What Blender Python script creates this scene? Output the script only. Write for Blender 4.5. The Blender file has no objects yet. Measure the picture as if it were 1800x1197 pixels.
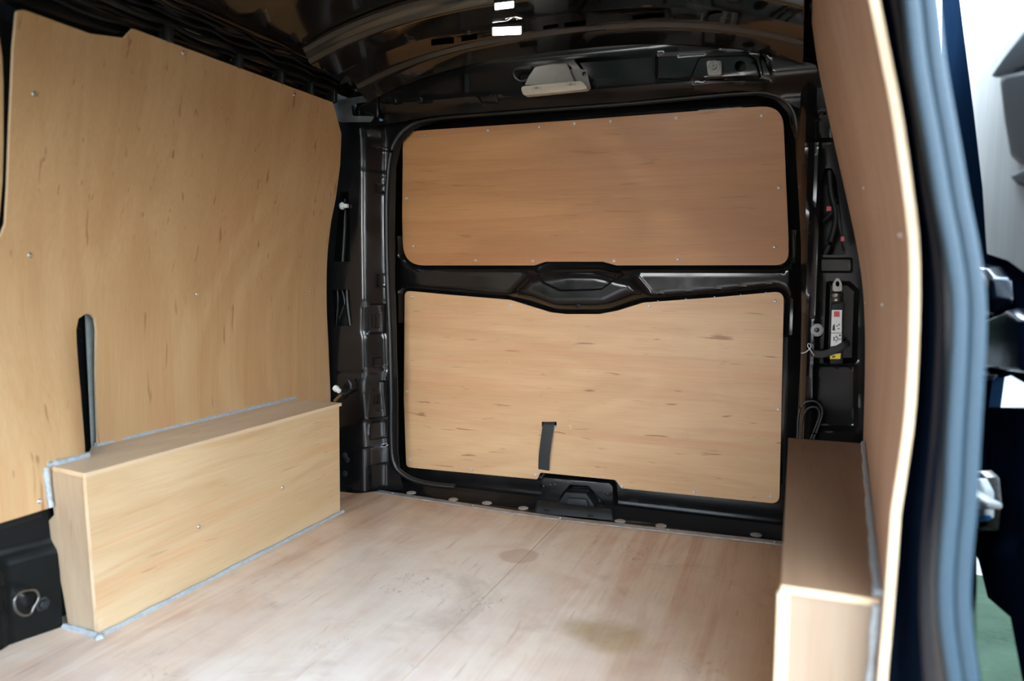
import bpy, bmesh, math
import numpy as np
from mathutils import Vector, Matrix
from mathutils.geometry import delaunay_2d_cdt

# ------------------------------------------------------------------ camera, sky, exposure
S = bpy.context.scene
COL = S.collection
FPX = 1320.0
def unit(v): return v / np.linalg.norm(v)
_d = unit(np.array([512.0, 113.5, FPX]))
_c = -np.array([-3500.0, 132.5, FPX]); _c = unit(_c - _d * (_c @ _d))
_u = np.cross(_c, _d); _u = _u if _u[1] > 0 else -_u
R = np.array([_c, _d, _u])                       # world <- camera(right, up, forward)
EYE = np.array([0.68, 0.0, 0.72])
cam = bpy.data.cameras.new('camera'); camo = bpy.data.objects.new('camera', cam); COL.objects.link(camo)
M = Matrix.Identity(4)
for i in range(3):
    M[i][0], M[i][1], M[i][2], M[i][3] = R[i, 0], R[i, 1], -R[i, 2], EYE[i]
camo.matrix_world = M
cam.sensor_width = 36; cam.lens = 36 * FPX / 1800; cam.clip_start = 0.02
cam.dof.use_dof = True; cam.dof.focus_distance = 2.3; cam.dof.aperture_fstop = 2.2
S.camera = camo
S.view_settings.view_transform = 'Standard'; S.view_settings.look = 'None'
S.view_settings.gamma = 1; S.view_settings.use_curve_mapping = False
S.view_settings.exposure = 1.08
w = bpy.data.worlds.new('sky'); S.world = w; w.use_nodes = True
nt = w.node_tree; nt.nodes.clear()
wo = nt.nodes.new('ShaderNodeOutputWorld'); bg = nt.nodes.new('ShaderNodeBackground')
tc = nt.nodes.new('ShaderNodeTexCoord'); sx = nt.nodes.new('ShaderNodeSeparateXYZ'); rp_ = nt.nodes.new('ShaderNodeValToRGB')
nt.links.new(tc.outputs['Generated'], sx.inputs[0]); nt.links.new(sx.outputs['Z'], rp_.inputs[0])
rp_.color_ramp.elements[0].position = 0.0; rp_.color_ramp.elements[0].color = (0.88, 0.88, 0.86, 1)
rp_.color_ramp.elements[1].position = 1.0; rp_.color_ramp.elements[1].color = (0.62, 0.86, 1.12, 1)
_e = rp_.color_ramp.elements.new(0.35); _e.color = (0.80, 0.96, 1.12, 1)
nt.links.new(rp_.outputs[0], bg.inputs[0]); bg.inputs[1].default_value = 8.5
nt.links.new(bg.outputs[0], wo.inputs[0])

# ------------------------------------------------------------------ helpers
def ray(px, py): return R @ np.array([(px - 900) / FPX, (598.5 - py) / FPX, 1.0])
def on_x(px, py, x): r = ray(px, py); return EYE + r * (x - EYE[0]) / r[0]
def on_y(px, py, y): r = ray(px, py); return EYE + r * (y - EYE[1]) / r[1]
def on_z(px, py, z): r = ray(px, py); return EYE + r * (z - EYE[2]) / r[2]
def sst(t):
    t = np.clip(t, 0, 1); return t * t * (3 - 2 * t)

CX = 0.03                                        # the van's centre line
_HZ = [-.3, 0, .336, .5, .62, .727, .833, .979, 1.098, 1.19, 1.256, 1.36, 1.6]
_HW = [.795, .796, .797, .794, .789, .778, .755, .719, .690, .668, .655, .64, .60]
def hw(z):                                       # half width of the lined load space at height z
    z = np.asarray(z, float)
    return np.mean([np.interp(z + o, _HZ, _HW) for o in np.linspace(-.06, .06, 7)], axis=0)
def left_x(y, z):
    y = np.asarray(y, float); z = np.asarray(z, float)
    return CX - hw(z) + .062 * (1 - sst((y - 1.105) / .085)) * (1 - sst((z - .30) / .40))
def right_x(y, z):
    y = np.asarray(y, float); z = np.asarray(z, float)
    k = np.interp(z, [0, .26, .457, .56, .674, .755, .9, 1.1], [-.052, -.05, -.043, -.031, -.023, -.015, -.006, -.002])
    return CX + hw(z) + k * (1 - np.clip((y - .92) / .95, 0, 1))
def on_wall(px, py, f):
    p = on_x(px, py, float(f(1.5, .7)))
    for _ in range(60):
        x = float(f(p[1], p[2])); q = on_x(px, py, x); p = .5 * p + .5 * q
    return p

ALL = {}
def link(name, me, parent=None, mats=()):
    o = bpy.data.objects.new(name, me); COL.objects.link(o)
    for m in mats: me.materials.append(m)
    if parent is not None: o.parent = parent
    return o
def off(parent):                                 # world position of a parent chain (all unrotated)
    v = Vector((0, 0, 0))
    while parent is not None: v += parent.location; parent = parent.parent
    return v
def thing(name, label, cat, loc, group=None):
    o = bpy.data.objects.new(name, None); COL.objects.link(o)
    o.location = loc; o.empty_display_size = .05
    o['label'] = label; o['category'] = cat
    if group: o['group'] = group
    return o
def struct(name, loc=(0, 0, 0), label=None):
    o = bpy.data.objects.new(name, None); COL.objects.link(o); o.location = loc; o['kind'] = 'structure'
    if label: o['label'] = label
    return o
def tag(o, label, cat, group=None):
    o['label'] = label; o['category'] = cat
    if group: o['group'] = group
    return o
def mesh(name, V, F, mats, parent=None, sharp=38, fm=None):
    b = off(parent)
    me = bpy.data.meshes.new(name)
    me.from_pydata([(v[0] - b.x, v[1] - b.y, v[2] - b.z) for v in V], [], F)
    for i, m in enumerate(mats): me.materials.append(m)
    if fm is not None: me.polygons.foreach_set('material_index', fm)
    bm = bmesh.new(); bm.from_mesh(me)
    for f in bm.faces: f.smooth = True
    for e in bm.edges:
        if len(e.link_faces) == 2: e.smooth = e.calc_face_angle(0) < math.radians(sharp)
        else: e.smooth = False
    bm.to_mesh(me); bm.free(); me.validate()
    o = bpy.data.objects.new(name, me); COL.objects.link(o)
    if parent is not None: o.parent = parent
    return o
def rpoly(pts, r=0.0, n=7):                      # polygon with rounded corners; a point may carry its own radius
    P = [np.array(p[:2], float) for p in pts]; out = []
    N = len(P)
    for i in range(N):
        a, b, c = P[i - 1], P[i], P[(i + 1) % N]
        rr = pts[i][2] if len(pts[i]) > 2 else r
        if rr <= 0: out.append(b); continue
        u = a - b; v = c - b; lu, lv = np.linalg.norm(u), np.linalg.norm(v); u /= lu; v /= lv
        ang = math.acos(max(-1, min(1, u @ v)))
        t = min(rr / math.tan(ang / 2), .49 * lu, .49 * lv)
        p0, p1 = b + u * t, b + v * t
        for k in range(n + 1):
            s = k / n; out.append((1 - s) ** 2 * p0 + 2 * s * (1 - s) * b + s * s * p1)
    return out
def inside(P, poly):
    x, y = P[:, 0], P[:, 1]; ins = np.zeros(len(P), bool); n = len(poly)
    for i in range(n):
        x0, y0 = poly[i]; x1, y1 = poly[(i + 1) % n]
        if y0 == y1: continue
        c = ((y0 > y) != (y1 > y)) & (x < (x1 - x0) * (y - y0) / (y1 - y0) + x0); ins ^= c
    return ins
def dist(P, poly, closed=True):
    d = np.full(len(P), 1e9); n = len(poly)
    for i in range(n if closed else n - 1):
        a = np.array(poly[i]); b = np.array(poly[(i + 1) % n]); ab = b - a
        t = np.clip(((P - a) @ ab) / max(ab @ ab, 1e-12), 0, 1)
        d = np.minimum(d, np.linalg.norm(P - a - t[:, None] * ab, axis=1))
    return d
def relief(U, V, feats):                         # pressed metal: each feature (polygon, depth, falloff) or a line ('l', path, depth, width)
    P = np.stack([U, V], 1); h = np.zeros(len(P))
    for f in feats:
        if f[0] == 'l':
            d = dist(P, f[1], False); h += f[2] * (1 - sst(d / f[3]))
        else:
            d = dist(P, f[0]); i = inside(P, f[0]); h += f[1] * np.where(i, sst(d / f[2]), 0)
    return h
def dens(loop, step):
    out = []
    for i in range(len(loop)):
        a = np.array(loop[i], float); b = np.array(loop[(i + 1) % len(loop)], float)
        n = max(1, int(np.linalg.norm(b - a) / step)); out += [a + (b - a) * k / n for k in range(n)]
    return out
LOOK = np.array([.3, .4, .7])
def inset(poly, d):
    P = [np.array(p, float) for p in poly]; n = len(P); ar = sum(P[i - 1][0] * P[i][1] - P[i][0] * P[i - 1][1] for i in range(n)); out = []
    for i in range(n):
        a = P[i] - P[i - 1]; b = P[(i + 1) % n] - P[i]
        if np.linalg.norm(a) < 1e-9 or np.linalg.norm(b) < 1e-9: continue
        t = unit(a) + unit(b)
        if np.linalg.norm(t) < 1e-6: continue
        t = unit(t); q = np.array([-t[1], t[0]]) * (1 if ar > 0 else -1); out.append(P[i] + q * d)
    return out
def marks_of(feats):
    out = []
    for f in feats:
        if f[0] == 'l': continue
        out += [(f[0], f[0]), (inset(f[0], f[2]), f[0])]
    return out
def sheet(name, outline, fn, mats, parent=None, th=.006, step=.03, holes=(), look=None, sharp=38, marks=()):
    """a board or pressed panel: flat outline (with holes) mapped to space by fn(U, V), given thickness away from the viewer"""
    loops = [dens(outline, step)] + [dens(h, step) for h in holes]
    A = np.array(loops[0]); lo, hi = A.min(0), A.max(0)
    gx = np.arange(lo[0] + step * .5, hi[0], step); gy = np.arange(lo[1] + step * .5, hi[1], step)
    G = np.array([(a, b) for a in gx for b in gy]).reshape(-1, 2)
    if len(G):
        k = inside(G, loops[0]) & (dist(G, loops[0]) > step * .45)
        for h in loops[1:]: k &= ~inside(G, h) & (dist(G, h) > step * .45)
        G = G[k]
    vs, es = [], []
    for l in loops:
        b = len(vs); vs += [Vector((float(p[0]), float(p[1]))) for p in l]; n = len(l)
        es += [(b + i, b + (i + 1) % n) for i in range(n)]
    vs += [Vector((float(p[0]), float(p[1]))) for p in G]
    for l, src in marks:                         # crisp edges of pressed features
        l = np.array(dens(l, step)); k = inside(l, loops[0]) & (dist(l, loops[0]) > step * .3)
        for h in loops[1:]: k &= ~inside(l, h) & (dist(l, h) > step * .3)
        if src is not None and len(l): k &= inside(l, src) | (dist(l, src) < 1e-6)
        b = len(vs); vs += [Vector((float(p[0]), float(p[1]))) for p in l]; n = len(l)
        es += [(b + i, b + (i + 1) % n) for i in range(n) if k[i] and k[(i + 1) % n]]
    r = delaunay_2d_cdt(vs, es, [], 1, 1e-7)
    Q = np.array([tuple(v) for v in r[0]]); F = [tuple(f) for f in r[2]]
    cen = np.array([Q[list(f)].mean(0) for f in F]); ok = inside(cen, loops[0])
    for h in loops[1:]: ok &= ~inside(cen, h)
    F = [f for f, k in zip(F, ok) if k]
    used = sorted({i for f in F for i in f}); re_ = {j: i for i, j in enumerate(used)}
    Q = Q[used]; F = [tuple(re_[i] for i in f) for f in F]
    U, V = Q[:, 0], Q[:, 1]
    P = np.asarray(fn(U, V)); e = 1e-4
    n = np.cross(np.asarray(fn(U + e, V)) - P, np.asarray(fn(U, V + e)) - P)
    n /= np.linalg.norm(n, axis=1)[:, None] + 1e-12
    lk = LOOK if look is None else np.array(look, float)
    flip = np.median(np.einsum('ij,ij->i', n, lk - P)) < 0
    if flip: n = -n; F = [f[::-1] for f in F]
    a, b, c = P[F[0][0]], P[F[0][1]], P[F[0][2]]
    if np.cross(b - a, c - a) @ n[F[0][0]] < 0: F = [f[::-1] for f in F]
    N = len(P); VV = np.concatenate([P, P - n * th]) if th else P
    FF = list(F); fm = [0] * len(F)
    if th:
        FF += [tuple(i + N for i in f[::-1]) for f in F]; fm += [0] * len(F)
        cnt = {}
        for f in F:
            for i in range(len(f)):
                s, t = f[i], f[(i + 1) % len(f)]; cnt[(s, t)] = 1
        for (s, t) in cnt:
            if (t, s) not in cnt: FF.append((t, s, s + N, t + N)); fm.append(1 if len(mats) > 1 else 0)
    return mesh(name, VV, FF, mats, parent, sharp, fm)
def tube(name, pts, r, mats, parent=None, n=8, closed=False, flat=None, roll=(0, 0, 1)):
    """sweep; flat = (half width, half height) for an oval or rounded strip section"""
    P = [np.array(p, float) for p in pts]; N = len(P); V = []; F = []
    for i in range(N):
        a = P[i - 1] if (i or closed) else P[i]; b = P[(i + 1) % N] if (i < N - 1 or closed) else P[i]
        t = unit(b - a); up = np.array(roll, float)
        if abs(t @ up) > .95: up = np.array([1., 0, 0]) if abs(t[0]) < .9 else np.array([0, 1., 0])
        s = unit(np.cross(t, up)); q = np.cross(s, t)
        rr = r[i] if isinstance(r, (list, tuple)) else r
        for k in range(n):
            an = 2 * math.pi * (k + .5) / n; cs, sn = math.cos(an), math.sin(an)
            if flat:
                e = .45; V.append(P[i] + s * flat[0] * math.copysign(abs(cs) ** e, cs) + q * flat[1] * math.copysign(abs(sn) ** e, sn))
            else: V.append(P[i] + s * rr * cs + q * rr * sn)
    for i in range(N if closed else N - 1):
        for k in range(n):
            a = i * n + k; b = i * n + (k + 1) % n; c = ((i + 1) % N) * n + (k + 1) % n; d = ((i + 1) % N) * n + k
            F.append((a, d, c, b))
    if not closed: F += [tuple(range(n)), tuple((N - 1) * n + k for k in range(n))[::-1]]
    return mesh(name, V, F, mats, parent, 50)
def spline(pts, n=8, closed=False):
    P = [np.array(p, float) for p in pts]; N = len(P); out = []
    for i in range(N if closed else N - 1):
        if closed: a, b, c, d = P[i - 1], P[i], P[(i + 1) % N], P[(i + 2) % N]
        else: a, b, c, d = P[max(i - 1, 0)], P[i], P[i + 1], P[min(i + 2, N - 1)]
        for k in range(n):
            t = k / n; out.append(.5 * (2 * b + (c - a) * t + (2 * a - 5 * b + 4 * c - d) * t * t + (3 * b - a - 3 * c + d) * t ** 3))
    if not closed: out.append(P[-1])
    return out
def lathe(name, prof, at, axis, mats, parent=None, n=16):
    """profile of (radius, height) turned about axis at a point"""
    ax = unit(np.array(axis, float)); h = np.array([0, 0, 1.]) if abs(ax[2]) < .9 else np.array([1., 0, 0])
    s = unit(np.cross(ax, h)); q = np.cross(ax, s); at = np.array(at, float); V = []; F = []
    for (r, z) in prof:
        for k in range(n):
            a = 2 * math.pi * k / n; V.append(at + ax * z + s * r * math.cos(a) + q * r * math.sin(a))
    for i in range(len(prof) - 1):
        for k in range(n):
            F.append((i * n + k, i * n + (k + 1) % n, (i + 1) * n + (k + 1) % n, (i + 1) * n + k))
    F += [tuple(range(n))[::-1], tuple((len(prof) - 1) * n + k for k in range(n))]
    return mesh(name, V, F, mats, parent, 40)
def solid(name, A, B, mats, parent=None, bevel=.0, seg=2, sharp=40):
    """prism or frustum between two matching polygons"""
    n = len(A); V = list(A) + list(B)
    F = [tuple(range(n))[::-1], tuple(range(n, 2 * n))] + [(i, (i + 1) % n, n + (i + 1) % n, n + i) for i in range(n)]
    b = off(parent); bm = bmesh.new()
    vs = [bm.verts.new((v[0] - b.x, v[1] - b.y, v[2] - b.z)) for v in V]
    for f in F: bm.faces.new([vs[i] for i in f])
    bmesh.ops.recalc_face_normals(bm, faces=bm.faces)
    if bevel: bmesh.ops.bevel(bm, geom=list(bm.edges), offset=bevel, segments=seg, profile=.6, affect='EDGES', clamp_overlap=True)
    for f in bm.faces: f.smooth = True
    for e in bm.edges: e.smooth = len(e.link_faces) == 2 and e.calc_face_angle(0) < math.radians(sharp)
    me = bpy.data.meshes.new(name); bm.to_mesh(me); bm.free()
    for m in mats: me.materials.append(m)
    o = bpy.data.objects.new(name, me); COL.objects.link(o)
    if parent is not None: o.parent = parent
    return o
def block(name, lo, hi, mats, parent=None, bevel=.003):
    (x0, y0, z0), (x1, y1, z1) = lo, hi
    A = [(x0, y0, z0), (x1, y0, z0), (x1, y1, z0), (x0, y1, z0)]; B = [(p[0], p[1], z1) for p in A]
    return solid(name, A, B, mats, parent, bevel)
def extr_y(name, pts, y0, y1, mats, parent=None, bevel=.003):       # polygon of (x, z) between two depths
    return solid(name, [(p[0], y0, p[1]) for p in pts], [(p[0], y1, p[1]) for p in pts], mats, parent, bevel)

# ------------------------------------------------------------------ materials
def new_mat(name):
    m = bpy.data.materials.new(name); m.use_nodes = True; t = m.node_tree; b = t.nodes['Principled BSDF']
    return m, t, b
def N(t, kind, **kw):
    n = t.nodes.new(kind)
    for k, v in kw.items(): setattr(n, k, v)
    return n
def plain(name, col, rough=.5, metal=0.0, coat=0.0, vary=.15, bump=0.0, scale=60, spec=.5):
    m, t, b = new_mat(name)
    g = N(t, 'ShaderNodeNewGeometry'); ns = N(t, 'ShaderNodeTexNoise'); ns.inputs['Scale'].default_value = scale; ns.inputs['Detail'].default_value = 4
    t.links.new(g.outputs['Position'], ns.inputs['Vector'])
    r = N(t, 'ShaderNodeValToRGB'); c0 = [c * (1 - vary) for c in col]; c1 = [min(1, c * (1 + vary)) for c in col]
    r.color_ramp.elements[0].position = .3; r.color_ramp.elements[0].color = (*c0, 1)
    r.color_ramp.elements[1].position = .7; r.color_ramp.elements[1].color = (*c1, 1)
    t.links.new(ns.outputs['Fac'], r.inputs[0]); t.links.new(r.outputs[0], b.inputs['Base Color'])
    b.inputs['Roughness'].default_value = rough; b.inputs['Metallic'].default_value = metal; b.inputs['Coat Weight'].default_value = coat
    b.inputs['Coat Roughness'].default_value = .04; b.inputs['Specular IOR Level'].default_value = spec
    if bump:
        bp = N(t, 'ShaderNodeBump'); bp.inputs['Strength'].default_value = bump; bp.inputs['Distance'].default_value = .002
        t.links.new(ns.outputs['Fac'], bp.inputs['Height']); t.links.new(bp.outputs[0], b.inputs['Normal'])
    return m
def ramp(t, src, p0, p1, c0=(0, 0, 0, 1), c1=(1, 1, 1, 1)):
    r = N(t, 'ShaderNodeValToRGB'); r.color_ramp.elements[0].position = p0; r.color_ramp.elements[1].position = p1
    r.color_ramp.elements[0].color = c0; r.color_ramp.elements[1].color = c1
    t.links.new(src, r.inputs[0]); return r.outputs[0]
def mixc(t, fac, a, b, mode='MIX'):
    n = N(t, 'ShaderNodeMix', data_type='RGBA', blend_type=mode)
    if isinstance(fac, (int, float)): n.inputs[0].default_value = fac
    else: t.links.new(fac, n.inputs[0])
    for s, v in ((n.inputs[6], a), (n.inputs[7], b)):
        if isinstance(v, tuple): s.default_value = v
        else: t.links.new(v, s)
    return n.outputs[2]
def math_(t, op, a, b=None):
    n = N(t, 'ShaderNodeMath', operation=op)
    for s, v in ((n.inputs[0], a), (n.inputs[1], b)):
        if v is None: continue
        if isinstance(v, (int, float)): s.default_value = v
        else: t.links.new(v, s)
    return n.outputs[0]
def noise(t, vec, sc, detail=3, dist_=0.0, seed=(0, 0, 0), rough=.55):
    mp = N(t, 'ShaderNodeMapping'); mp.inputs['Scale'].default_value = sc; mp.inputs['Location'].default_value = seed
    t.links.new(vec, mp.inputs['Vector'])
    n = N(t, 'ShaderNodeTexNoise'); n.inputs['Scale'].default_value = 1; n.inputs['Detail'].default_value = detail
    n.inputs['Distortion'].default_value = dist_; n.inputs['Roughness'].default_value = rough
    t.links.new(mp.outputs[0], n.inputs['Vector']); return n.outputs['Fac']
def ply(name, grain, pale, mid, fig, seed=0.0, rough=.45, figure=.5, knots=.6, wear=0.0, dirt=0.0, broad=3.2, spec=.5, ringk=75.0, band_=.45, wavy=.25, spots=(), scrib=0.0):
    m, t, b = new_mat(name)
    pos = N(t, 'ShaderNodeNewGeometry').outputs['Position']; gi = 'xyz'.index(grain)
    def sc(cross, along): v = [cross] * 3; v[gi] = along; return tuple(v)
    sd = (seed, seed * 1.7, seed * .6)
    a = noise(t, pos, sc(broad, .8), 3, .6, sd)
    col = mixc(t, ramp(t, a, .3, .72), (*pale, 1), (*mid, 1))
    rings = math_(t, 'SINE', math_(t, 'MULTIPLY', noise(t, pos, sc(1.6, .42), 2, .5, (seed + 3, seed, 1)), ringk))
    rings = ramp(t, math_(t, 'MULTIPLY_ADD', rings, .5), -.1, .55)
    soft = noise(t, pos, sc(2.4, .9), 2, 0, (seed, 4, 7))
    col = mixc(t, math_(t, 'MULTIPLY', math_(t, 'MULTIPLY', rings, ramp(t, soft, .42, .75)), figure), col, (*fig, 1))
    band = noise(t, pos, sc(14, .8), 4, .3, (2, seed, 5))
    col = mixc(t, math_(t, 'MULTIPLY', ramp(t, band, .45, .8), band_), col, (*fig, 1))
    wv = noise(t, pos, sc(8, 1.0), 4, 1.6, (seed * 2, 3, seed))
    col = mixc(t, math_(t, 'MULTIPLY', ramp(t, wv, .50, .68), wavy), col, (*fig, 1))
    wv2 = noise(t, pos, sc(22, .7), 2, .8, (seed, 7, seed * 2))
    col = mixc(t, math_(t, 'MULTIPLY', ramp(t, wv2, .56, .66), wavy), col, tuple(.5 * (fig[i] + mid[i]) * (1.05, .9, .85)[i] for i in range(3)) + (1,))
    for (sx0, sy0, sz0, rad, colr, amt, hard) in spots:   # stains, worn patches, and floor light and shade painted in
        vd = N(t, 'ShaderNodeVectorMath', operation='DISTANCE'); vd.inputs[1].default_value = (sx0, sy0, sz0); t.links.new(pos, vd.inputs[0])
        dn = N(t, 'ShaderNodeMath', operation='MULTIPLY_ADD'); t.links.new(noise(t, pos, (9, 9, 9), 5, .6, (sx0, sy0, 1)), dn.inputs[0])
        dn.inputs[1].default_value = rad * .9; dn.inputs[2].default_value = -rad * .45
        dd = math_(t, 'ADD', vd.outputs['Value'], dn.outputs[0])
        col = mixc(t, math_(t, 'MULTIPLY', ramp(t, dd, rad * hard, rad, (1, 1, 1, 1), (0, 0, 0, 1)), amt), col, (*colr, 1))
    fib = noise(t, pos, sc(260, 9), 2, 0, sd)
    col = mixc(t, .05, col, ramp(t, fib, .3, .7), 'OVERLAY')
    kn = ramp(t, noise(t, pos, sc(70, 7.0), 2, .5, (seed * 3, 1, 2)), .665, .72)
    col = mixc(t, math_(t, 'MULTIPLY', kn, knots), col, (.22, .075, .022, 1))
    rg = math_(t, 'MULTIPLY_ADD', noise(t, pos, sc(18, 6), 3), .22); 
    n = t.nodes[-1]
    if dirt:
        d1 = ramp(t, noise(t, pos, (3.1, 3.1, 3.1), 5, .8, (seed + 9, 2, 0), .65), .56, .76)
        col = mixc(t, math_(t, 'MULTIPLY', d1, dirt), col, (.17, .10, .065, 1))
        d2 = ramp(t, noise(t, pos, (26, 60, 26), 3, 1.2, (seed, 8, 3)), .735, .80)
        col = mixc(t, math_(t, 'MULTIPLY', d2, dirt), col, (.10, .075, .06, 1))
    if scrib:                                     # thin pencil-like scuffs
        ab = math_(t, 'ABSOLUTE', math_(t, 'SUBTRACT', noise(t, pos, sc(26, 12), 3, 1.0, (4, seed, 9)), .5))
        ln = math_(t, 'MULTIPLY', ramp(t, ab, .004, .009, (1, 1, 1, 1), (0, 0, 0, 1)), ramp(t, noise(t, pos, (4.5, 4.5, 4.5), 3, 0, (8, seed, 2)), .58, .66))
        col = mixc(t, math_(t, 'MULTIPLY', ln, scrib), col, (.09, .08, .085, 1))
    if wear:
        w1 = ramp(t, noise(t, pos, (11, 11, 17), 6, 2.2, (seed + 5, 2, 1), .7), .665, .72)
        w0 = ramp(t, noise(t, pos, (2.6, 2.6, 2.6), 2, 0, (seed + 1, 5, 2)), .50, .64)
        col = mixc(t, math_(t, 'MULTIPLY', math_(t, 'MULTIPLY', w1, w0), wear), col, (.78, .66, .52, 1))
    t.links.new(col, b.inputs['Base Color'])
    r2 = N(t, 'ShaderNodeMath', operation='MULTIPLY_ADD'); t.links.new(noise(t, pos, sc(20, 5), 3), r2.inputs[0])
    r2.inputs[1].default_value = .2; r2.inputs[2].default_value = rough - .1; t.links.new(r2.outputs[0], b.inputs['Roughness'])
    b.inputs['Specular IOR Level'].default_value = spec
    bp = N(t, 'ShaderNodeBump'); bp.inputs['Strength'].default_value = .05; bp.inputs['Distance'].default_value = .0003
    t.links.new(fib, bp.inputs['Height']); t.links.new(bp.outputs[0], b.inputs['Normal'])
    return m
def black_paint(name, col=(.006, .006, .0065), rough=.16, dust=.05, coat=0.0):
    m, t, b = new_mat(name)
    pos = N(t, 'ShaderNodeNewGeometry').outputs['Position']
    dd = ramp(t, noise(t, pos, (7, 7, 7), 6, .5), .5, .85)
    col2 = mixc(t, math_(t, 'MULTIPLY', dd, dust), (*col, 1), (.22, .20, .18, 1))
    sp = ramp(t, noise(t, pos, (150, 150, 150), 2), .76, .80)
    col2 = mixc(t, math_(t, 'MULTIPLY', sp, .35), col2, (.3, .3, .29, 1))
    t.links.new(col2, b.inputs['Base Color'])
    r2 = N(t, 'ShaderNodeMath', operation='MULTIPLY_ADD'); t.links.new(dd, r2.inputs[0]); r2.inputs[1].default_value = .18; r2.inputs[2].default_value = rough
    t.links.new(r2.outputs[0], b.inputs['Roughness'])
    b.inputs['Specular IOR Level'].default_value = .5; b.inputs['Coat Weight'].default_value = coat; b.inputs['Coat Roughness'].default_value = .05
    bp = N(t, 'ShaderNodeBump'); bp.inputs['Strength'].default_value = .05; bp.inputs['Distance'].default_value = .004
    t.links.new(noise(t, pos, (16, 16, 16), 2), bp.inputs['Height']); t.links.new(bp.outputs[0], b.inputs['Normal'])
    return m

PLY_WALL = ply('plywood_wall', 'z', (.57, .38, .20), (.51, .32, .155), (.41, .225, .09), 1.3, .5, .45, .55)
PLY_FRONT = ply('plywood_window_blank', 'z', (.57, .40, .21), (.50, .335, .165), (.40, .245, .11), 4.1, .5)
PLY_RIGHT = ply('plywood_near_side', 'z', (.52, .345, .245), (.46, .29, .195), (.35, .205, .13), 7.7, .5, .4, .6)
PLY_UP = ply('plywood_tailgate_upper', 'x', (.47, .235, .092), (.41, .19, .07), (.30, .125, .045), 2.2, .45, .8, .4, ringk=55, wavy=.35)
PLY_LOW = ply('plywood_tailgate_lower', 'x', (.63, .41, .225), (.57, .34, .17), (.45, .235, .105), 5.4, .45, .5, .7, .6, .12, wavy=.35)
PLY_BOX = ply('plywood_arch_box', 'y', (.66, .50, .31), (.60, .43, .25), (.47, .30, .15), 3.6, .48, .9, .3, .12, ringk=48, wavy=.7)
PLY_TOP = ply('plywood_box_lid', 'y', (.66, .53, .39), (.60, .47, .335), (.50, .38, .25), 8.3, .42, .4, .3)
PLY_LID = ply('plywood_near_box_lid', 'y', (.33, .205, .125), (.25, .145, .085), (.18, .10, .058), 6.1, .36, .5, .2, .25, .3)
PLY_END = ply('plywood_box_end', 'z', (.50, .385, .27), (.44, .325, .215), (.34, .235, .145), 9.2, .5, .5, .3)
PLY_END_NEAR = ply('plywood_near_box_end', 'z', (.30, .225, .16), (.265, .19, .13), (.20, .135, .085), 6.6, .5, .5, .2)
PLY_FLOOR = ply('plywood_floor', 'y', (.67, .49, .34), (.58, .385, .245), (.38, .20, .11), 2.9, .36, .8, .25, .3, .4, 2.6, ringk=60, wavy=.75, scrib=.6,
    spots=((-.10, .80, 0, .95, (.80, .77, .74), .62, .15), (-.10, 1.62, 0, .62, (.84, .77, .68), .62, .2), (.54, 1.62, 0, .34, (.34, .21, .14), .45, .2), (.345, 1.415, 0, .085, (.34, .22, .10), .6, .5), (.27, 1.43, 0, .05, (.36, .24, .12), .5, .4), (.02, 1.755, 0, .055, (.42, .27, .19), .6, .8)))  # broad pale and brown spots also carry door light and near-wall shade
PLY_DOOR = ply('plywood_door_daylight_pale', 'z', (.62, .58, .52), (.57, .53, .47), (.48, .43, .37), 5.0, .5, .3, .1)  # natural ply; strong daylight painted in as a paler base
PLY_EDGE = ply('plywood_cut_edge', 'y', (.72, .56, .38), (.62, .45, .28), (.42, .27, .14), .4, .7, .2, 0)
BLACK = black_paint('black_body_paint')
BLACK_SKY = black_paint('black_paint_blue_sheen', (.002, .0045, .010), .14, .008)  # black paint; the sky's blue reflection is mixed into its base
ROOFP = black_paint('black_roof_paint', (.008, .007, .006), .10, .02, 1.0)
RUBBER = plain('black_rubber', (.006, .007, .008), .38, vary=.2)
SEALR = plain('door_seal_rubber_blue_sheen', (.026, .046, .064), .5, vary=.1, scale=300, spec=.3)  # black rubber; blue sky sheen painted into the base colour
PLASTIC = plain('black_textured_plastic', (.008, .0085, .009), .45, spec=.25, vary=.2, bump=.3, scale=900)
CHARC = plain('charcoal_plastic', (.014, .016, .018), .5, spec=.3, vary=.15, bump=.2, scale=600)
SILI = plain('grey_silicone_sealant', (.36, .40, .43), .5, vary=.15, bump=.4, scale=120)
SCREW = plain('zinc_screw', (.55, .55, .55), .3, 1.0, vary=.1)
ALU = plain('worn_aluminium_strip', (.36, .335, .32), .45, .5, vary=.25, scale=40)
STEEL = plain('dull_steel', (.20, .19, .175), .36, .9, vary=.2, scale=150)
BEIGE = plain('beige_lamp_plastic', (.21, .205, .19), .5, vary=.05)
LENS = plain('cream_lamp_lens', (.42, .37, .30), .35, vary=.05)
WHITE = plain('white_plastic', (.75, .75, .72), .4, vary=.05)
GREY = plain('grey_plastic', (.30, .31, .31), .5, vary=.08)
DOORF = plain('black_door_frame_blue_sheen', (.003, .008, .018), .5, vary=.1, spec=.0)  # black frame; the sky's blue cast is put into the base
LIT = plain('lit_pillar_grey', (.30, .33, .31), .45, vary=.1)  # grey stands in for light on the black pillar behind the slot
BLIND = plain('beige_plug', (.42, .38, .33), .5, vary=.1)
DARK = plain('dark_cavity_paint', (.004, .004, .004), .6)
STRAP = plain('black_webbing', (.02, .021, .022), .6, vary=.3, bump=.6, scale=700)
RED = plain('red_print', (.65, .10, .12), .6); INK = plain('black_print', (.02, .02, .02), .6)
YELLOW = plain('yellow_sticker', (.72, .55, .04), .5); PAPER = plain('white_sticker', (.72, .72, .72), .45, vary=.04)
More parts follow.
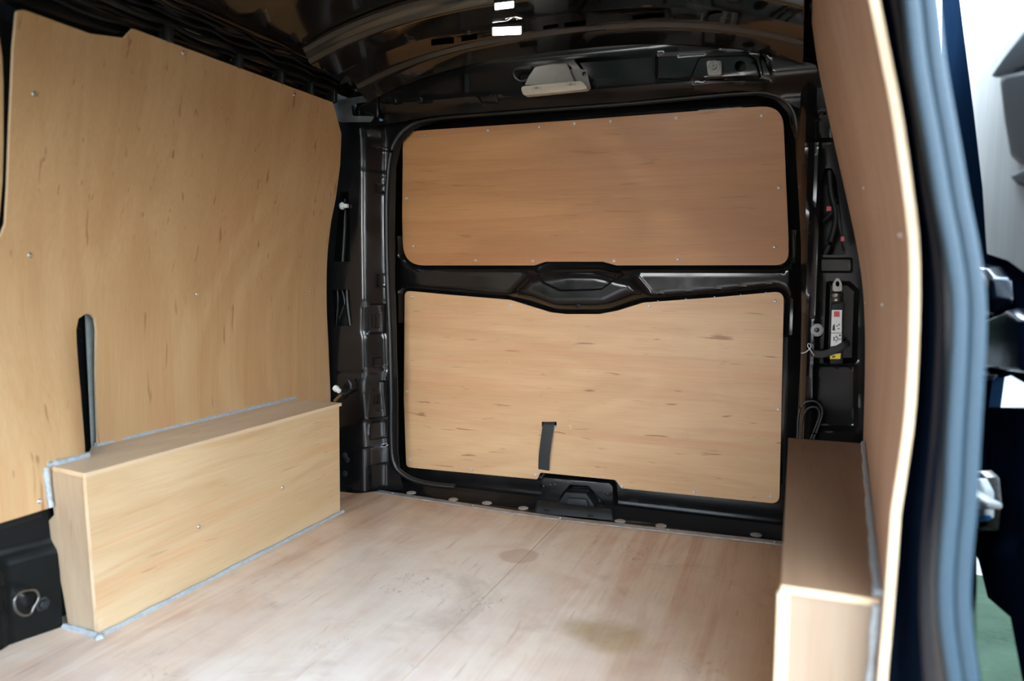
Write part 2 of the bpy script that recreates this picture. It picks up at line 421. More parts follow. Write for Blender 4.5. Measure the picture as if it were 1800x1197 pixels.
BLUE = plain('blue_plastic', (.03, .22, .60), .4); CYAN = plain('blue_sticker', (.10, .35, .48), .5)
SHEEN = plain('bracket_sheen_grey', (.15, .165, .175), .28, .3, vary=.3, scale=25)  # highlights of the black bracket painted as light grey
SATIN = plain('black_satin_paint', (.005, .006, .006), .25, spec=.15)
GOLD = plain('brass_fitting', (.35, .22, .12), .4, .8)
def lamp_mat():
    m, t, b = new_mat('lit_white_lamp'); b.inputs['Base Color'].default_value = (.9, .9, .9, 1)
    b.inputs['Emission Color'].default_value = (1, .97, .92, 1); b.inputs['Emission Strength'].default_value = 4; return m
LAMP = lamp_mat()
def grass_mat():
    m, t, b = new_mat('short_grass'); pos = N(t, 'ShaderNodeNewGeometry').outputs['Position']
    c = mixc(t, ramp(t, noise(t, pos, (3, 3, 3), 6, .4), .35, .65), (.010, .015, .010, 1), (.020, .028, .019, 1))
    c = mixc(t, ramp(t, noise(t, pos, (40, 40, 40), 3), .4, .7), c, (.014, .021, .014, 1)); t.links.new(c, b.inputs['Base Color'])
    b.inputs['Roughness'].default_value = .9; b.inputs['Specular IOR Level'].default_value = 0; return m
GRASS = grass_mat(); GRAVEL = plain('pale_tarmac', (.055, .054, .052), .85, vary=.3, bump=.5, scale=30)

# shared screw head
def screw_mesh():
    bm = bmesh.new(); n = 12; prof = [(.0048, 0), (.0047, .0012), (.0036, .0024), (.0017, .0028), (.0014, .0014)]
    rows = [[bm.verts.new((r * math.cos(6.2832 * k / n), r * math.sin(6.2832 * k / n), z)) for k in range(n)] for r, z in prof]
    for a, b_ in zip(rows, rows[1:]):
        for k in range(n): bm.faces.new((a[k], a[(k + 1) % n], b_[(k + 1) % n], b_[k]))
    bm.faces.new(rows[-1])
    for f in bm.faces: f.smooth = True
    me = bpy.data.meshes.new('screw'); bm.to_mesh(me); bm.free(); me.materials.append(SCREW); return me
SCREW_ME = screw_mesh()
def screw(p, nrm, parent, s=1.0):
    o = bpy.data.objects.new('screw', SCREW_ME); COL.objects.link(o); o.parent = parent
    o.location = Vector(p) - off(parent); o.rotation_mode = 'QUATERNION'
    o.rotation_quaternion = Vector((0, 0, 1)).rotation_difference(Vector(nrm)); o.scale = (s, s, s)
    return o
def wall_n(f, y, z):
    e = .004; s = -1 if f is right_x else 1
    return unit(np.array([1.0, -(f(y + e, z) - f(y - e, z)) / (2 * e), -(f(y, z + e) - f(y, z - e)) / (2 * e)])) * s

# ------------------------------------------------------------------ setting: ground outside
gy = on_z(1716, 1010, -.62)[1]
g = mesh('ground', [(-40, -30, -.62), (40, -30, -.62), (40, gy, -.62), (-40, gy, -.62)], [(0, 1, 2, 3)], [GRASS]); g['kind'] = 'structure'; g['label'] = 'green grass outside the side door'
g2 = mesh('ground', [(-40, gy, -.62), (40, gy, -.62), (40, 40, -.62), (-40, 40, -.62)], [(0, 1, 2, 3)], [GRAVEL]); g2['kind'] = 'structure'; g2['label'] = 'pale tarmac beyond the grass'

hv = []; hf = []; _r = np.random.RandomState(4)
hn, hm = 60, 9
for i in range(hn + 1):
    for j in range(hm + 1):
        a = math.pi * j / hm; hv.append((11.5 - 1.3 * math.cos(a) * (1 + .15 * _r.rand()), -12 + 26 * i / hn, -.62 + 2.7 * math.sin(a) ** .6 * (.9 + .2 * _r.rand())))
for i in range(hn):
    for j in range(hm): hf.append((i * (hm + 1) + j, (i + 1) * (hm + 1) + j, (i + 1) * (hm + 1) + j + 1, i * (hm + 1) + j + 1))
mesh('hedge_or_added_hedge', hv, hf, [GRASS], g)
mesh('hedge_or_added_hedge', [(1.0 + .9 * (v[1] + 12) - 12, v[0] + 6, v[2]) for v in hv], [f[::-1] for f in hf], [GRASS], g)  # unseen copy added behind the van to darken the door's reflections

# ------------------------------------------------------------------ floor
EDGE = [(-.745, 2.07), (-.675, 2.072), (-.655, 2.080), (-.612, 2.124), (-.40, 2.108), (-.15, 2.092), (.054, 2.086), (.352, 2.098), (.655, 2.112)]
floor = struct('floor', (0, 1, 0), 'worn plywood load floor in two boards')
SEAM = .040
flat = lambda U, V: np.stack([U, V, 0 * U], 1)
def seam_y(x): return float(np.interp(x, [p[0] for p in EDGE], [p[1] for p in EDGE]))
rt_ = [(SEAM + .0008, -1.25), (.80, -1.25), (.80, .9), (.74, 1.0), (.74, 2.08), (.66, 2.112), (.655, 2.112), (.352, 2.098), (.12, 2.089), (SEAM + .0008, seam_y(SEAM))]
lf_ = [(SEAM - .0008, seam_y(SEAM)), (-.05, 2.089), (-.15, 2.092), (-.40, 2.108), (-.612, 2.124), (-.655, 2.080), (-.675, 2.072), (-.745, 2.07), (-.745, .95), (-.735, .90), (-.735, -1.25), (SEAM - .0008, -1.25)]
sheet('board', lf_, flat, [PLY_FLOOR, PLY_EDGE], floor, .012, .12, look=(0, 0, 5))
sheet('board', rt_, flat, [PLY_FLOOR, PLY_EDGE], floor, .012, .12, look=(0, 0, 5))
block('underfloor', (-.745, -1.25, -.018), (.74, 2.07, -.0125), [PLY_EDGE], floor, 0)
for px, py in ((968, 937), (873, 1027), (868, 1024), (725, 1170), (736, 1171)): p = on_z(px, py, 0); screw((p[0], p[1], -.0018), (0, 0, 1), floor, .75)
trim = struct('trim_1', (0, 2.1, 0), 'worn aluminium edge strip along the rear of the plywood floor')
path = [np.array(p) for p in EDGE[3:]]
V = []; F = []
for i, p in enumerate(path):
    V += [(p[0], p[1] - .026, .0008), (p[0], p[1] - .024, .0035), (p[0], p[1] + .001, .0035), (p[0], p[1] + .003, -.012)]
for i in range(len(path) - 1):
    for k in range(3): F.append((i * 4 + k, (i + 1) * 4 + k, (i + 1) * 4 + k + 1, i * 4 + k + 1))
mesh('edge_strip', V, F, [ALU], trim, 20)
for px, py in ((690, 867), (831, 889), (989, 906), (1176, 929), (1362, 949)):
    p = on_z(px, py, .0035); ey = np.interp(p[0], [q[0] for q in EDGE], [q[1] for q in EDGE]); screw((p[0], ey - .012, .0035), (0, 0, 1), trim, .8)

# ------------------------------------------------------------------ ceiling
def roof_z(x, y): return 1.43 - .11 * np.abs((x - CX) / .67) ** 2.6 - .012 * sst((np.asarray(y) - 1.5) / .6)
ceil = struct('ceiling', (0, 1, 1.4), 'black painted steel roof')
def roof_fn(U, V):
    z = roof_z(U, V); 
    for c in (.15, .62, 1.09, 1.50): z = z - .006 * (1 - sst(np.abs(V - c) / .03))
    for c in (-.34, .38): z = z + .004 * (1 - sst(np.abs(U - c) / .02))
    return np.stack([U, V, z], 1)
sheet('roof_skin', [(-.70, -1.29), (.76, -1.29), (.76, 2.30), (-.70, 2.30)], roof_fn, [ROOFP], ceil, .004, .03, look=(0, .5, .5))
def beam(y0, y1, drop, name, parent, feats=()):
    def fn(U, V):                                # V: 0..1 across the beam's hat section
        x0 = .60; 
        k = sst(V / .22) * sst((1 - V) / .16)
        z = roof_z(U, .5 * (y0 + y1)) - .004 - drop * k
        z = z + relief(U, y0 + (y1 - y0) * V, feats)
        return np.stack([U, y0 + (y1 - y0) * V, z], 1)
    return fn
bf = [(rpoly([(a - .018, 1.875), (a + .018, 1.875), (a + .018, 1.90), (a - .018, 1.90)], .004), .006, .006) for a in (-.35, -.05, .3)]
sheet('crossbeam', [(-.60, 0), (.66, 0), (.66, 1), (-.60, 1)], beam(1.735, 1.925, .036, 'crossbeam', ceil, bf), [ROOFP], ceil, .003, .02, look=(0, .5, .5))
for yy in (1.0, .3, -.5):
    sheet('crossbeam', [(-.60, 0), (.66, 0), (.66, 1), (-.60, 1)], beam(yy, yy + .11, .03, 'crossbeam', ceil), [ROOFP], ceil, .003, .04, look=(0, .5, .5))
# rear roof panel with its row of cut-outs, sloping from the crossbeam down to the header
def slope_fn(U, V):                              # V: 0 at the crossbeam, 1 at the header
    y = 1.915 + .15 * V; z = roof_z(U, 1.95) - .018 - .05 * V ** 1.5 - .008 * sst((V - .55) / .08)
    return np.stack([U, y, z], 1)
def on_slope(px, py):
    p = on_y(px, py, 1.95)
    for _ in range(40):
        v = np.clip((p[1] - 1.915) / .15, 0, 1); z = float(slope_fn(np.array([p[0]]), np.array([v]))[0, 2])
        q = on_z(px, py, z); p = .5 * p + .5 * q
    return p[0], (p[1] - 1.915) / .15
holes = []
for cx, cy, wx, wy in ((778, 73, 40, 11), (825, 66, 28, 10), (968, 47, 26, 7), (1011, 42, 38, 8), (1140, 29, 56, 8), (1258, 21, 24, 6)):
    q = [on_slope(cx - wx / 2, cy - wy / 2 + 2), on_slope(cx + wx / 2, cy - wy / 2 - 2), on_slope(cx + wx / 2, cy + wy / 2 - 2), on_slope(cx - wx / 2, cy + wy / 2 + 2)]
    q = [(a, min(max(b, .03), .97)) for a, b in q]
    if max(b for a, b in q) - min(b for a, b in q) > .03: holes.append(q)
sheet('rear_panel', [(-.60, 0), (.66, 0), (.66, 1), (-.60, 1)], slope_fn, [ROOFP], ceil, .002, .045, holes=holes, look=(0, .5, .5))

# ------------------------------------------------------------------ left body side
wl = struct('wall_left', (-.75, .5, 0), 'black painted body side behind the lining')
def lbody(U, V): return np.stack([CX - hw(V) - .05 - .06 * sst((V - .8) / .3) + 0 * U, U, V], 1)
sheet('inner_skin', [(-1.25, -.05), (2.30, -.05), (2.30, 1.36), (-1.25, 1.36)], lbody, [BLACK], wl, .004, .05)
# cant rail above the lining with the wiring run
def rail_fn(U, V):
    x = -.662 + .03 * V; z = 1.195 + .13 * V; h = .006 * np.sin(V * 14) * sst(V / .1)
    return np.stack([x + h, U, z - h * .4], 1)
sheet('cant_rail', [(-1.25, 0), (1.93, 0), (2.0, 1), (-1.25, 1)], rail_fn, [BLACK], wl, .003, .035)
for i, (x, z, r) in enumerate(((-.645, 1.228, .0045), (-.640, 1.246, .0035), (-.637, 1.263, .0055), (-.633, 1.282, .0035), (-.630, 1.298, .004), (-.627, 1.311, .003))):
    pts = [(x + .003 * math.sin(k * 1.7 + i * 2),   .7 + 1.25 * k / 22, z + .004 * math.sin(k * 2.3 + i)) for k in range(23)]
    tube('cable', spline(pts, 3), r, [PLASTIC], wl, 7)
for yy in (1.30, 1.52, 1.68, 1.81, 1.92):
    block('cable_clip', (-.650, yy, 1.222), (-.622, yy + .014, 1.256), [RUBBER], wl, .004)
# lower sill beside the wheel arch box: black steel with a ledge
def sill_fn(U, V):
    h = .028 * sst((V - .155) / .03) * 1.0 - .02 * sst((.955 - U) / .02) * sst((.175 - V) / .03) + .018 * sst((V - .262) / .012)
    h = h + relief(U, V, [(rpoly([tuple(on_x(a, b, -.715)[1:]) for a, b in ((30, 1042), (62, 1034), (66, 1076), (34, 1084))], .008), -.016, .012)])
    return np.stack([-.700 - (1.06 - U) * .29 - 0 * V - .0 + .0 * h - h * .6, U, V], 1)
sheet('sill', [(.55, -.012), (1.047, -.012), (1.047, .285), (.55, .285)], sill_fn, [SATIN], wl, .004, .01)
block('sill_cap', (-.74, .80, .232), (-.722, 1.03, .25), [PLASTIC], wl, .004)
# lit face of the pillar in the seat belt slot, its light painted grey
sheet('pillar', [tuple(on_x(a, b, -.79)[1:]) for a, b in ((151, 545), (180, 545), (180, 800), (163, 800))], lambda U, V: np.stack([-.79 + 0 * U, U, V], 1), [LIT], wl, .004, .02)

# ------------------------------------------------------------------ left lining panels
Lp = lambda px, py: tuple(on_wall(px, py, left_x)[1:])
lt = [(30, 20, .008), (44, 18), (158, 59), (219, 67), (234, 50.5), (322, 83), (420, 119), (517, 155), (585, 180)]
top = [(*Lp(*p[:2]), *(p[2:] or (.004,))) for p in lt]
rearpx = [(600, 235), (598, 290), (590, 350), (582, 390), (577, 430), (574, 500), (577, 600), (581, 690)]
rear = [(*Lp(*p), .01) for p in rearpx]
front_px = [(10, 395), (14, 330), (18, 220), (24, 83)]
front = [Lp(*p) for p in front_px]
left_out = rpoly(top + rear + [(rear[-1][0], .20), (1.215, .20), (1.20, .335), (1.105, .335), (1.045, .252), (.70, .252), (.70, Lp(0, 440)[1]), (Lp(0, 440)[0] - .01, Lp(0, 440)[1] - .002, .02)] + [(*p, .02) for p in front])
slot_px = [(150, 552), (158, 552), (167, 560), (170, 580), (169, 660), (167, 790)]
sl = [Lp(*p) for p in slot_px]; sl2 = [Lp(*p) for p in ((148, 800), (142, 690), (136, 620), (134, 580), (138, 560))]
slot = sl[:5] + [(1.20, .31), (1.12, .31)] + sl2[1:]
# the slot runs down to the bottom edge behind the box: cut it as a hole that stops just above that edge
left_out = rpoly(top + rear + [(rear[-1][0], .20), (1.215, .20), (1.04, .252), (.70, .252), (.70, Lp(0, 440)[1]), (Lp(0, 440)[0] - .01, Lp(0, 440)[1] - .002, .02)] + [(*p, .02) for p in front])
left = thing('lining_panel', 'large plywood lining panel on the far wall with a tall slot', 'panel', (-.77, 1.5, .25))
sheet('board', left_out, lambda U, V: np.stack([left_x(U, V), U, V], 1), [PLY_WALL, PLY_EDGE], left, .006, .022, holes=[slot], sharp=60)
for px, py in ((60, 165), (322, 93), (517, 167), (52, 449), (346, 517), (546, 512), (69, 881)):
    p = on_wall(px, py, left_x); screw(p, wall_n(left_x, p[1], p[2]), left)
# window blank ahead of it
adj = thing('lining_panel', 'narrow visible strip of plywood panel beyond the curved black gap', 'panel', (-.74, .6, .6))
ap = [Lp(p, q) for p, q in ((3, 62), (8, 100), (10, 150), (10, 250), (8, 320), (3, 385), (-8, 425))]
adj_out = [(*p, .02) for p in ap] + [(.2, ap[-1][1], .05), (.2, ap[0][1] + .06, .05), (ap[0][0] - .05, ap[0][1] + .05, .05)]
sheet('board', rpoly(adj_out), lambda U, V: np.stack([left_x(U, V) - .006, U, V], 1), [PLY_FRONT, PLY_EDGE], adj, .006, .04)

# ------------------------------------------------------------------ wheel arch boxes
ZT = .336
lb = thing('wheel_arch_box', 'plywood wheel arch box below the slotted panel, sealed with grey beads', 'box', (-.67, 1.46, 0), 'wheel arch boxes')
xf = -.600
top_pts = [(-.714, 1.040), (-.592, 1.022), (-.592, 1.886), (-.775, 1.895), (-.775, 1.19), (-.745, 1.16), (-.712, 1.122)]
sheet('lid', rpoly(top_pts, .002), lambda U, V: np.stack([U, V, 0 * U + ZT], 1), [PLY_TOP, PLY_EDGE], lb, .009, .08, look=(0, 0, 5))
sheet('front_board', [(1.046, 0), (1.886, 0), (1.878, ZT - .0095), (1.028, ZT - .0095)], lambda U, V: np.stack([xf - .004 + .008 * V / ZT, U, V], 1), [PLY_BOX, PLY_EDGE], lb, .009, .08)
ep = [(95, 822), (151, 834), (175, 1114), (110, 1103), (104, 1050), (98, 1010), (86, 978), (83, 946), (76, 942), (78, 922), (95, 905), (94, 893)]
def ep_fn(U, V): return np.stack([U, 1.048 - .018 * V / ZT + (-.600 - U) * .05, V], 1)
e2 = [on_y(a, b, 1.04) for a, b in ep]
e2 = [(min(p[0], -.603), min(max(p[2], .0), ZT - .0095)) for p in e2]
sheet('end_board', e2, ep_fn, [PLY_END, PLY_EDGE], lb, .009, .04)
block('back_board', (-.765, 1.877, .003), (-.604, 1.885, ZT - .0095), [PLY_END], lb, .001)
for px, py in ((350, 926), (497, 857)):
    p = on_x(px, py, -.600); screw((-.604 + .008 * p[2] / ZT, p[1], p[2]), (1, 0, 0), lb)
def bead(pts, r, name='sealant_bead', parent=lb): 
    rs = [r * (1 + .18 * math.sin(i * 2.1) + .1 * math.sin(i * 5.3)) for i in range(len(spline(pts, 6)))]
    return tube(name, spline(pts, 6), rs, [SILI], parent, 7)
bead([(-.598, 1.05, .001), (-.596, 1.25, .001), (-.597, 1.5, .001), (-.596, 1.7, .001), (-.597, 1.89, .001)], .006)
bead([(-.700, 1.047, .001), (-.65, 1.046, .001), (-.61, 1.043, .001), (-.588, 1.035, .001)], .007)
bead([(-.7715, 1.198, ZT + .002), (-.771, 1.4, ZT + .002), (-.769, 1.6, ZT + .002), (-.7685, 1.76, ZT + .002), (-.768, 1.893, ZT + .002)], .0065)
bead([(-.705, 1.034, ZT + .003), (-.702, 1.06, ZT + .003), (-.702, 1.09, ZT + .003), (-.704, 1.122, ZT + .003)], .0065)
bead([(-.703, 1.028, ZT), (-.702, 1.028, .31), (-.701, 1.03, .28), (-.700, 1.032, .255)], .0055)
rb = thing('wheel_arch_box', 'plywood wheel arch box with scuffed brown lid beside the near wall', 'box', (.74, 1.42, 0), 'wheel arch boxes')
rt = [(.668, .966), (.772, .974), (.812, 1.35), (.829, 1.88), (.661, 1.878)]
rt = [(.668, .966), (float(right_x(.966, ZT)) - .002, .966), (float(right_x(1.2, ZT)) - .002, 1.2), (float(right_x(1.5, ZT)) - .002, 1.5), (float(right_x(1.88, ZT)) - .002, 1.88), (.661, 1.878)]
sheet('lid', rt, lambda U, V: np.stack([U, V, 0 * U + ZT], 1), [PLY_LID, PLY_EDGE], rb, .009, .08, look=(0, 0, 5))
sheet('front_board', [(.968, 0), (1.876, 0), (1.876, ZT - .0095), (.968, ZT - .0095)], lambda U, V: np.stack([.668 - .007 * (U - .968) / .91 + 0 * V, U, V], 1), [PLY_BOX, PLY_EDGE], rb, .009, .1, look=(0, 1.4, .3))
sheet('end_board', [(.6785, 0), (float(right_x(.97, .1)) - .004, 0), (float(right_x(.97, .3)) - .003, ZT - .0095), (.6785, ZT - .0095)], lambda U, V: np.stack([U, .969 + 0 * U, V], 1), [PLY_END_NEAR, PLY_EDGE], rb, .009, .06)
bead([(float(right_x(y, ZT)) - .004, y, ZT + .002) for y in (.975, 1.15, 1.35, 1.6, 1.87)], .006, parent=rb)
bead([(float(right_x(.962, z)) - .006, .962, z) for z in (.02, .12, .22, .33)], .005, parent=rb)
block('corner_trim', (.664, .9635, .0), (.6785, .9775, ZT - .0095), [PLY_EDGE], rb, .002)

# ------------------------------------------------------------------ right lining and body
wr = struct('wall_right', (.8, 1.5, 0), 'black body side around the sliding door opening')
rl = thing('lining_panel', 'plywood lining panel on the near wall with a pale cut edge', 'panel', (.8, 1.4, .1))
r_out = rpoly([(.92, .0), (.92, 1.31), (1.94, 1.31), (1.945, 1.25), (1.94, .02)], .004)
sheet('board', r_out, lambda U, V: np.stack([right_x(U, V), U, V], 1), [PLY_RIGHT, PLY_EDGE], rl, .009, .03, sharp=60, look=(0, 1.5, .6))
for px, py in ((1582, 413), (1518, 330), (1551, 535), (1521, 532)):
    p = on_wall(px, py, right_x); screw(p, wall_n(right_x, p[1], p[2]), rl, .8)
sheet('inner_skin', [(1.0, -.05), (2.30, -.05), (2.30, 1.36), (1.0, 1.36)], lambda U, V: np.stack([CX + hw(V) + .03 + 0 * U, U, V], 1), [BLACK], wr, .004, .06, look=(0, 1.5, .6))
# pillar between lining and seal; its section is swept along the height
seal_px = [(1605, -60), (1617, 0), (1631, 120), (1654, 250), (1673, 360), (1687, 430), (1699, 510), (1701, 570), (1698, 650), (1691, 776), (1686, 880), (1679, 960), (1675, 1032), (1678, 1098), (1687, 1165), (1694, 1205), (1712, 1280)]
SY = .90
seal_c = [on_y(a, b, SY) for a, b in seal_px]
zs = np.array([p[2] for p in seal_c][::-1]); xs = np.array([p[0] for p in seal_c][::-1])
def seal_x(z): return np.interp(z, zs, xs)
Z = np.linspace(-.10, 1.36, 60); V = []; F = []
for z in Z:
    a = float(right_x(.93, min(z, 1.3))) + .0105; b = float(seal_x(z)) - .017; b = max(b, a + .012); w_ = b - a
    c = b + .017
    q = 1 - .72 * float(sst((z - .22) / .3))  # unseen outer flank shaped to darken the door gap, slimmer higher up
    sec = [(a, .932), (a + .002, .965), (a + w_ * .25, .975), (a + w_ * .45, .95), (a + w_ * .7, .918), (b, .912), (c + .015, .912), (c + .020, .925), (c + .026, .985), (c + .035, 1.05), (c + .044, 1.12), (c + .044 + .071 * q, 1.5), (c + .044 + .116 * q, 1.75), (c + .044 + .151 * q, 2.0), (c + .044 + .156 * q, 2.42)]
    V += [(x, y, z) for x, y in sec]
n = len(sec)
for i in range(len(Z) - 1):
    for k in range(n - 1): F.append((i * n + k, i * n + k + 1, (i + 1) * n + k + 1, (i + 1) * n + k))
mesh('pillar', V, F, [BLACK_SKY], wr, 60)
block('step', (.80, -.25, -.16), (.93, .90, -.012), [PLASTIC], wr, .006)
sheet('cant_rail', [(-1.25, 0), (2.1, 0), (2.1, 1), (-1.25, 1)], lambda U, V: np.stack([.735 - .02 * V + .0 * U, U, 1.24 + .11 * V], 1), [BLACK], wr, .02, .1)
block('front_pillar', (.76, -1.3, -.05), (.93, -.30, 1.32), [BLACK], wr, .02)
wf = struct('wall_front', (0, -1.28, 0), 'unseen half partition open to the cab, near half raised to block light')
block('unseen_bulkhead', (-.8, -1.30, -.03), (.25, -1.27, .36), [GREY], wf, .004)
block('unseen_bulkhead', (.25, -1.30, -.03), (.85, -1.27, 1.36), [GREY], wf, .004)  # near half added full height, unseen, to cut cab light on the right
# door seal: two bulbs side by side
sl_ = thing('door_seal', 'thick rubber seal, sky sheen painted in, with two ridges around the side door opening', 'seal', tuple(seal_c[6]))
for dx, r in ((-.008, .008), (.008, .008)):
    tube('ridge', spline([(p[0] + dx, p[1], p[2]) for p in seal_c], 6), None, [SEALR], sl_, 16, flat=(.0082, .011), roll=(0, 1, 0))

# ------------------------------------------------------------------ rear frame: D pillars, header, sill
wb = struct('wall_rear', (0, 2.1, 0), 'black steel frame around the tailgate opening')
PY = 2.10
Pp = lambda a, b, y=PY: tuple(on_y(a, b, y)[[0, 2]])
seal_l = [(690, 850), (683, 800), (684, 700), (681, 600), (679, 500), (677, 420), (676, 350), (680, 280), (690, 245), (715, 218), (760, 204)]
rid = [Pp(*p) for p in ((640, 880), (640, 790), (637, 742), (641, 738), (636, 690), (636, 672), (640, 650), (638, 592), (635, 584), (636, 540), (639, 530), (637, 400), (637, 240), (628, 160))]
rid_z = np.array([p[1] for p in rid]); rid_x = np.array([p[0] for p in rid])
def rect(a, b, c, d, r=.006): return rpoly([Pp(a, d), Pp(c, d), Pp(c, b), Pp(a, b)], r)
lpf = [(rect(643, 534, 664, 588), -.016, .006), (rect(644, 672, 668, 738), -.010, .005), (rect(645, 744, 668, 776), -.006, .005),
       (rect(645, 786, 668, 822), -.006, .008), (rpoly([Pp(620, 900), Pp(648, 900), Pp(648, 786), Pp(620, 786)], .004), -.010, .006),
       (rect(650, 552, 658, 578, .003), .008, .003), (rect(648, 254, 668, 262, .003), .003, .003), (rect(650, 320, 664, 338, .004), .004, .004), (rect(652, 480, 668, 506, .004), .005, .005),
       ('l', [Pp(584, 655), Pp(640, 656), Pp(675, 648)], .004, .006), ('l', [Pp(596, 301), Pp(640, 302), Pp(676, 306)], -.003, .006),
       (rect(648, 630, 660, 646, .005), .005, .004), (rect(652, 696, 658, 712, .003), .008, .003), (rect(650, 684, 655, 689, .002), .004, .002), (rect(655, 720, 660, 725, .002), .004, .002)]
def lp_fn(U, V):
    rx = np.interp(V, rid_z, rid_x); d = U - rx
    y = PY + 1.1 * (.5 * (d + np.sqrt(d * d + .005 ** 2)) - .5 * ((d - .05) + np.sqrt((d - .05) ** 2 + .006 ** 2)))
    y = y + relief(U, V, lpf)
    return np.stack([U, y, V], 1)
lp_holes = [rpoly([Pp(599, 338), Pp(612, 336), Pp(617, 460), Pp(586, 460)], .004), rpoly([Pp(584, 510), Pp(614, 508), Pp(619, 572), Pp(588, 574)], .008)]
lp_out = [Pp(565, 690), Pp(560, 500), Pp(560, 190), Pp(600, 150), Pp(760, 150), Pp(760, 206), Pp(715, 220), Pp(690, 247), Pp(680, 290), Pp(678, 400), Pp(679, 500), Pp(684, 700), Pp(684, 800), Pp(690, 850), Pp(694, 868), Pp(672, 870), Pp(655, 878), Pp(560, 880)]
pil = sheet('pillar', lp_out, lp_fn, [BLACK], wb, .003, .008, holes=lp_holes, sharp=32, marks=marks_of(lpf))
sheet('pillar_back', [Pp(560, 880), Pp(640, 880), Pp(640, 300), Pp(560, 300)], lambda U, V: np.stack([U, 0 * U + PY + .07, V], 1), [DARK], wb, .003, .2)
for pts, r in (([(606, 350), (606, 400), (602, 470)], .008), ([(592, 500), (594, 530), (590, 580)], .005), ([(600, 505), (606, 530), (602, 545), (596, 560)], .004), ([(610, 500), (612, 540), (617, 575)], .009)):
    tube('wire', spline([on_y(a, b, PY + .04) for a, b in pts], 6), r, [RUBBER], wb, 8)
# the rear body seal around the opening
seal_pts = [on_y(a, b, 2.155) for a, b in ((800, 856), (750, 850), (715, 838), (693, 815), (688, 770), (688, 700), (686, 600), (682, 500), (680, 420), (680, 350), (684, 290), (693, 252), (716, 224), (760, 208), (900, 196), (1100, 181), (1300, 163), (1360, 165), (1392, 190), (1404, 240), (1410, 320), (1415, 430), (1416, 560), (1410, 700), (1400, 850))]
tube('rubber_seal', spline(seal_pts, 6), .009, [RUBBER], wb, 9)
# black top corner bracket, tilted to the daylight; highlights painted as grey
br_px = [(584, 178), (640, 168), (660, 172), (661, 200), (652, 214), (603, 214), (590, 212)]
def br_y(x, z): return 2.025 + .7 * (x + .70) + .25 * (z - 1.21)
def br_fn(U, V): return np.stack([U, br_y(U, V), V], 1)
def brp(a, b):
    p = on_y(a, b, PY - .06)
    for _ in range(30): p = on_y(a, b, .5 * p[1] + .5 * br_y(p[0], p[2]))
    return p[0], p[2]
brk = sheet('corner_bracket', rpoly([brp(*p) for p in br_px], .006), br_fn, [SHEEN], wb, .004, .008, holes=[rpoly([brp(*p) for p in ((617, 182), (655, 178), (657, 204), (620, 204))], .007)])
block('bracket_web', tuple(np.minimum(on_y(660, 206, 2.06), on_y(676, 172, 2.10))), tuple(np.maximum(on_y(660, 206, 2.06), on_y(676, 172, 2.10))), [BLACK], wb, .006)
sk = on_y(678, 213, 2.13); block('sticker', (sk[0] - .006, sk[1] - .03, sk[2] - .005), (sk[0] + .006, sk[1] - .027, sk[2] + .006), [CYAN], wb, .001)
# right pillar
rridge = [(1422, 170), (1422, 260), (1424, 400), (1424, 560), (1418, 800), (1412, 900)]
rpf = [('l', [Pp(1437, 250), Pp(1437, 450), Pp(1430, 700)], -.010, .012), (rect(1433, 192, 1470, 246, .01), .012, .01), (rect(1440, 452, 1500, 480, .008), .010, .006),
       (rpoly([Pp(1447, 640), Pp(1508, 640), Pp(1512, 510), Pp(1495, 494), Pp(1452, 494)], .01), .03, .012), ('l', [Pp(1415, 252), Pp(1470, 250)], -.004, .005),
       (rect(1428, 640, 1510, 760, .01), .02, .012), (rpoly([Pp(1430, 560), Pp(1446, 560), Pp(1446, 600), Pp(1430, 600)], .008), .003, .004)]
rz = np.array([Pp(*p)[1] for p in rridge][::-1]); rxx = np.array([Pp(*p)[0] for p in rridge][::-1])
def rp_fn(U, V):
    d = np.interp(V, rz, rxx) - U
    y = PY + np.where(d > 0, .06 * sst(d / .045) - .008 * np.sin(np.clip(d, 0, .045) / .045 * 6.28), 0.014 * sst(-d / .02))
    return np.stack([U, y + relief(U, V, rpf), V], 1)
rp_holes = [rpoly([Pp(1442, 448), Pp(1488, 448), Pp(1470, 310), Pp(1462, 294), Pp(1450, 294), Pp(1443, 320)], .008)]
rp_out = [Pp(1402, 960), Pp(1406, 700), Pp(1409, 560), Pp(1408, 430), Pp(1402, 320), Pp(1397, 240), Pp(1385, 190), Pp(1360, 165), Pp(1330, 160), Pp(1330, 135), Pp(1475, 130), Pp(1560, 300), Pp(1560, 960)]
sheet('pillar', rp_out, rp_fn, [BLACK], wb, .003, .008, holes=rp_holes, sharp=32, marks=marks_of(rpf))
sheet('pillar_back', [Pp(1430, 470), Pp(1520, 470), Pp(1500, 280), Pp(1430, 280)], lambda U, V: np.stack([U, 0 * U + PY + .08, V], 1), [CHARC], wb, .003, .2)
for pts, r in (([(1458, 300), (1462, 340), (1470, 380), (1462, 420), (1450, 448)], .010), ([(1446, 390), (1462, 372), (1470, 350)], .007), ([(1472, 360), (1478, 400), (1488, 440)], .009)):
    tube('wire', spline([on_y(a, b, PY + .045) for a, b in pts], 6), r, [PLASTIC], wb, 8)
for a, b in ((1457, 367), (1482, 420)): p = on_y(a, b, PY + .03); block('connector', tuple(p - .006), tuple(p + .006), [RED], wb, .002)
tube('cable_loop', spline([on_y(a, b, PY - .004) for a, b in ((1402, 770), (1404, 728), (1414, 708), (1434, 706), (1446, 722), (1438, 752), (1430, 772))], 8), .0035, [RUBBER], wb, 8)
tube('cable_loop', spline([on_y(a, b, PY - .002) for a, b in ((1408, 772), (1411, 735), (1420, 718), (1434, 716), (1441, 728), (1432, 755), (1425, 772))], 8), .003, [RUBBER], wb, 8)
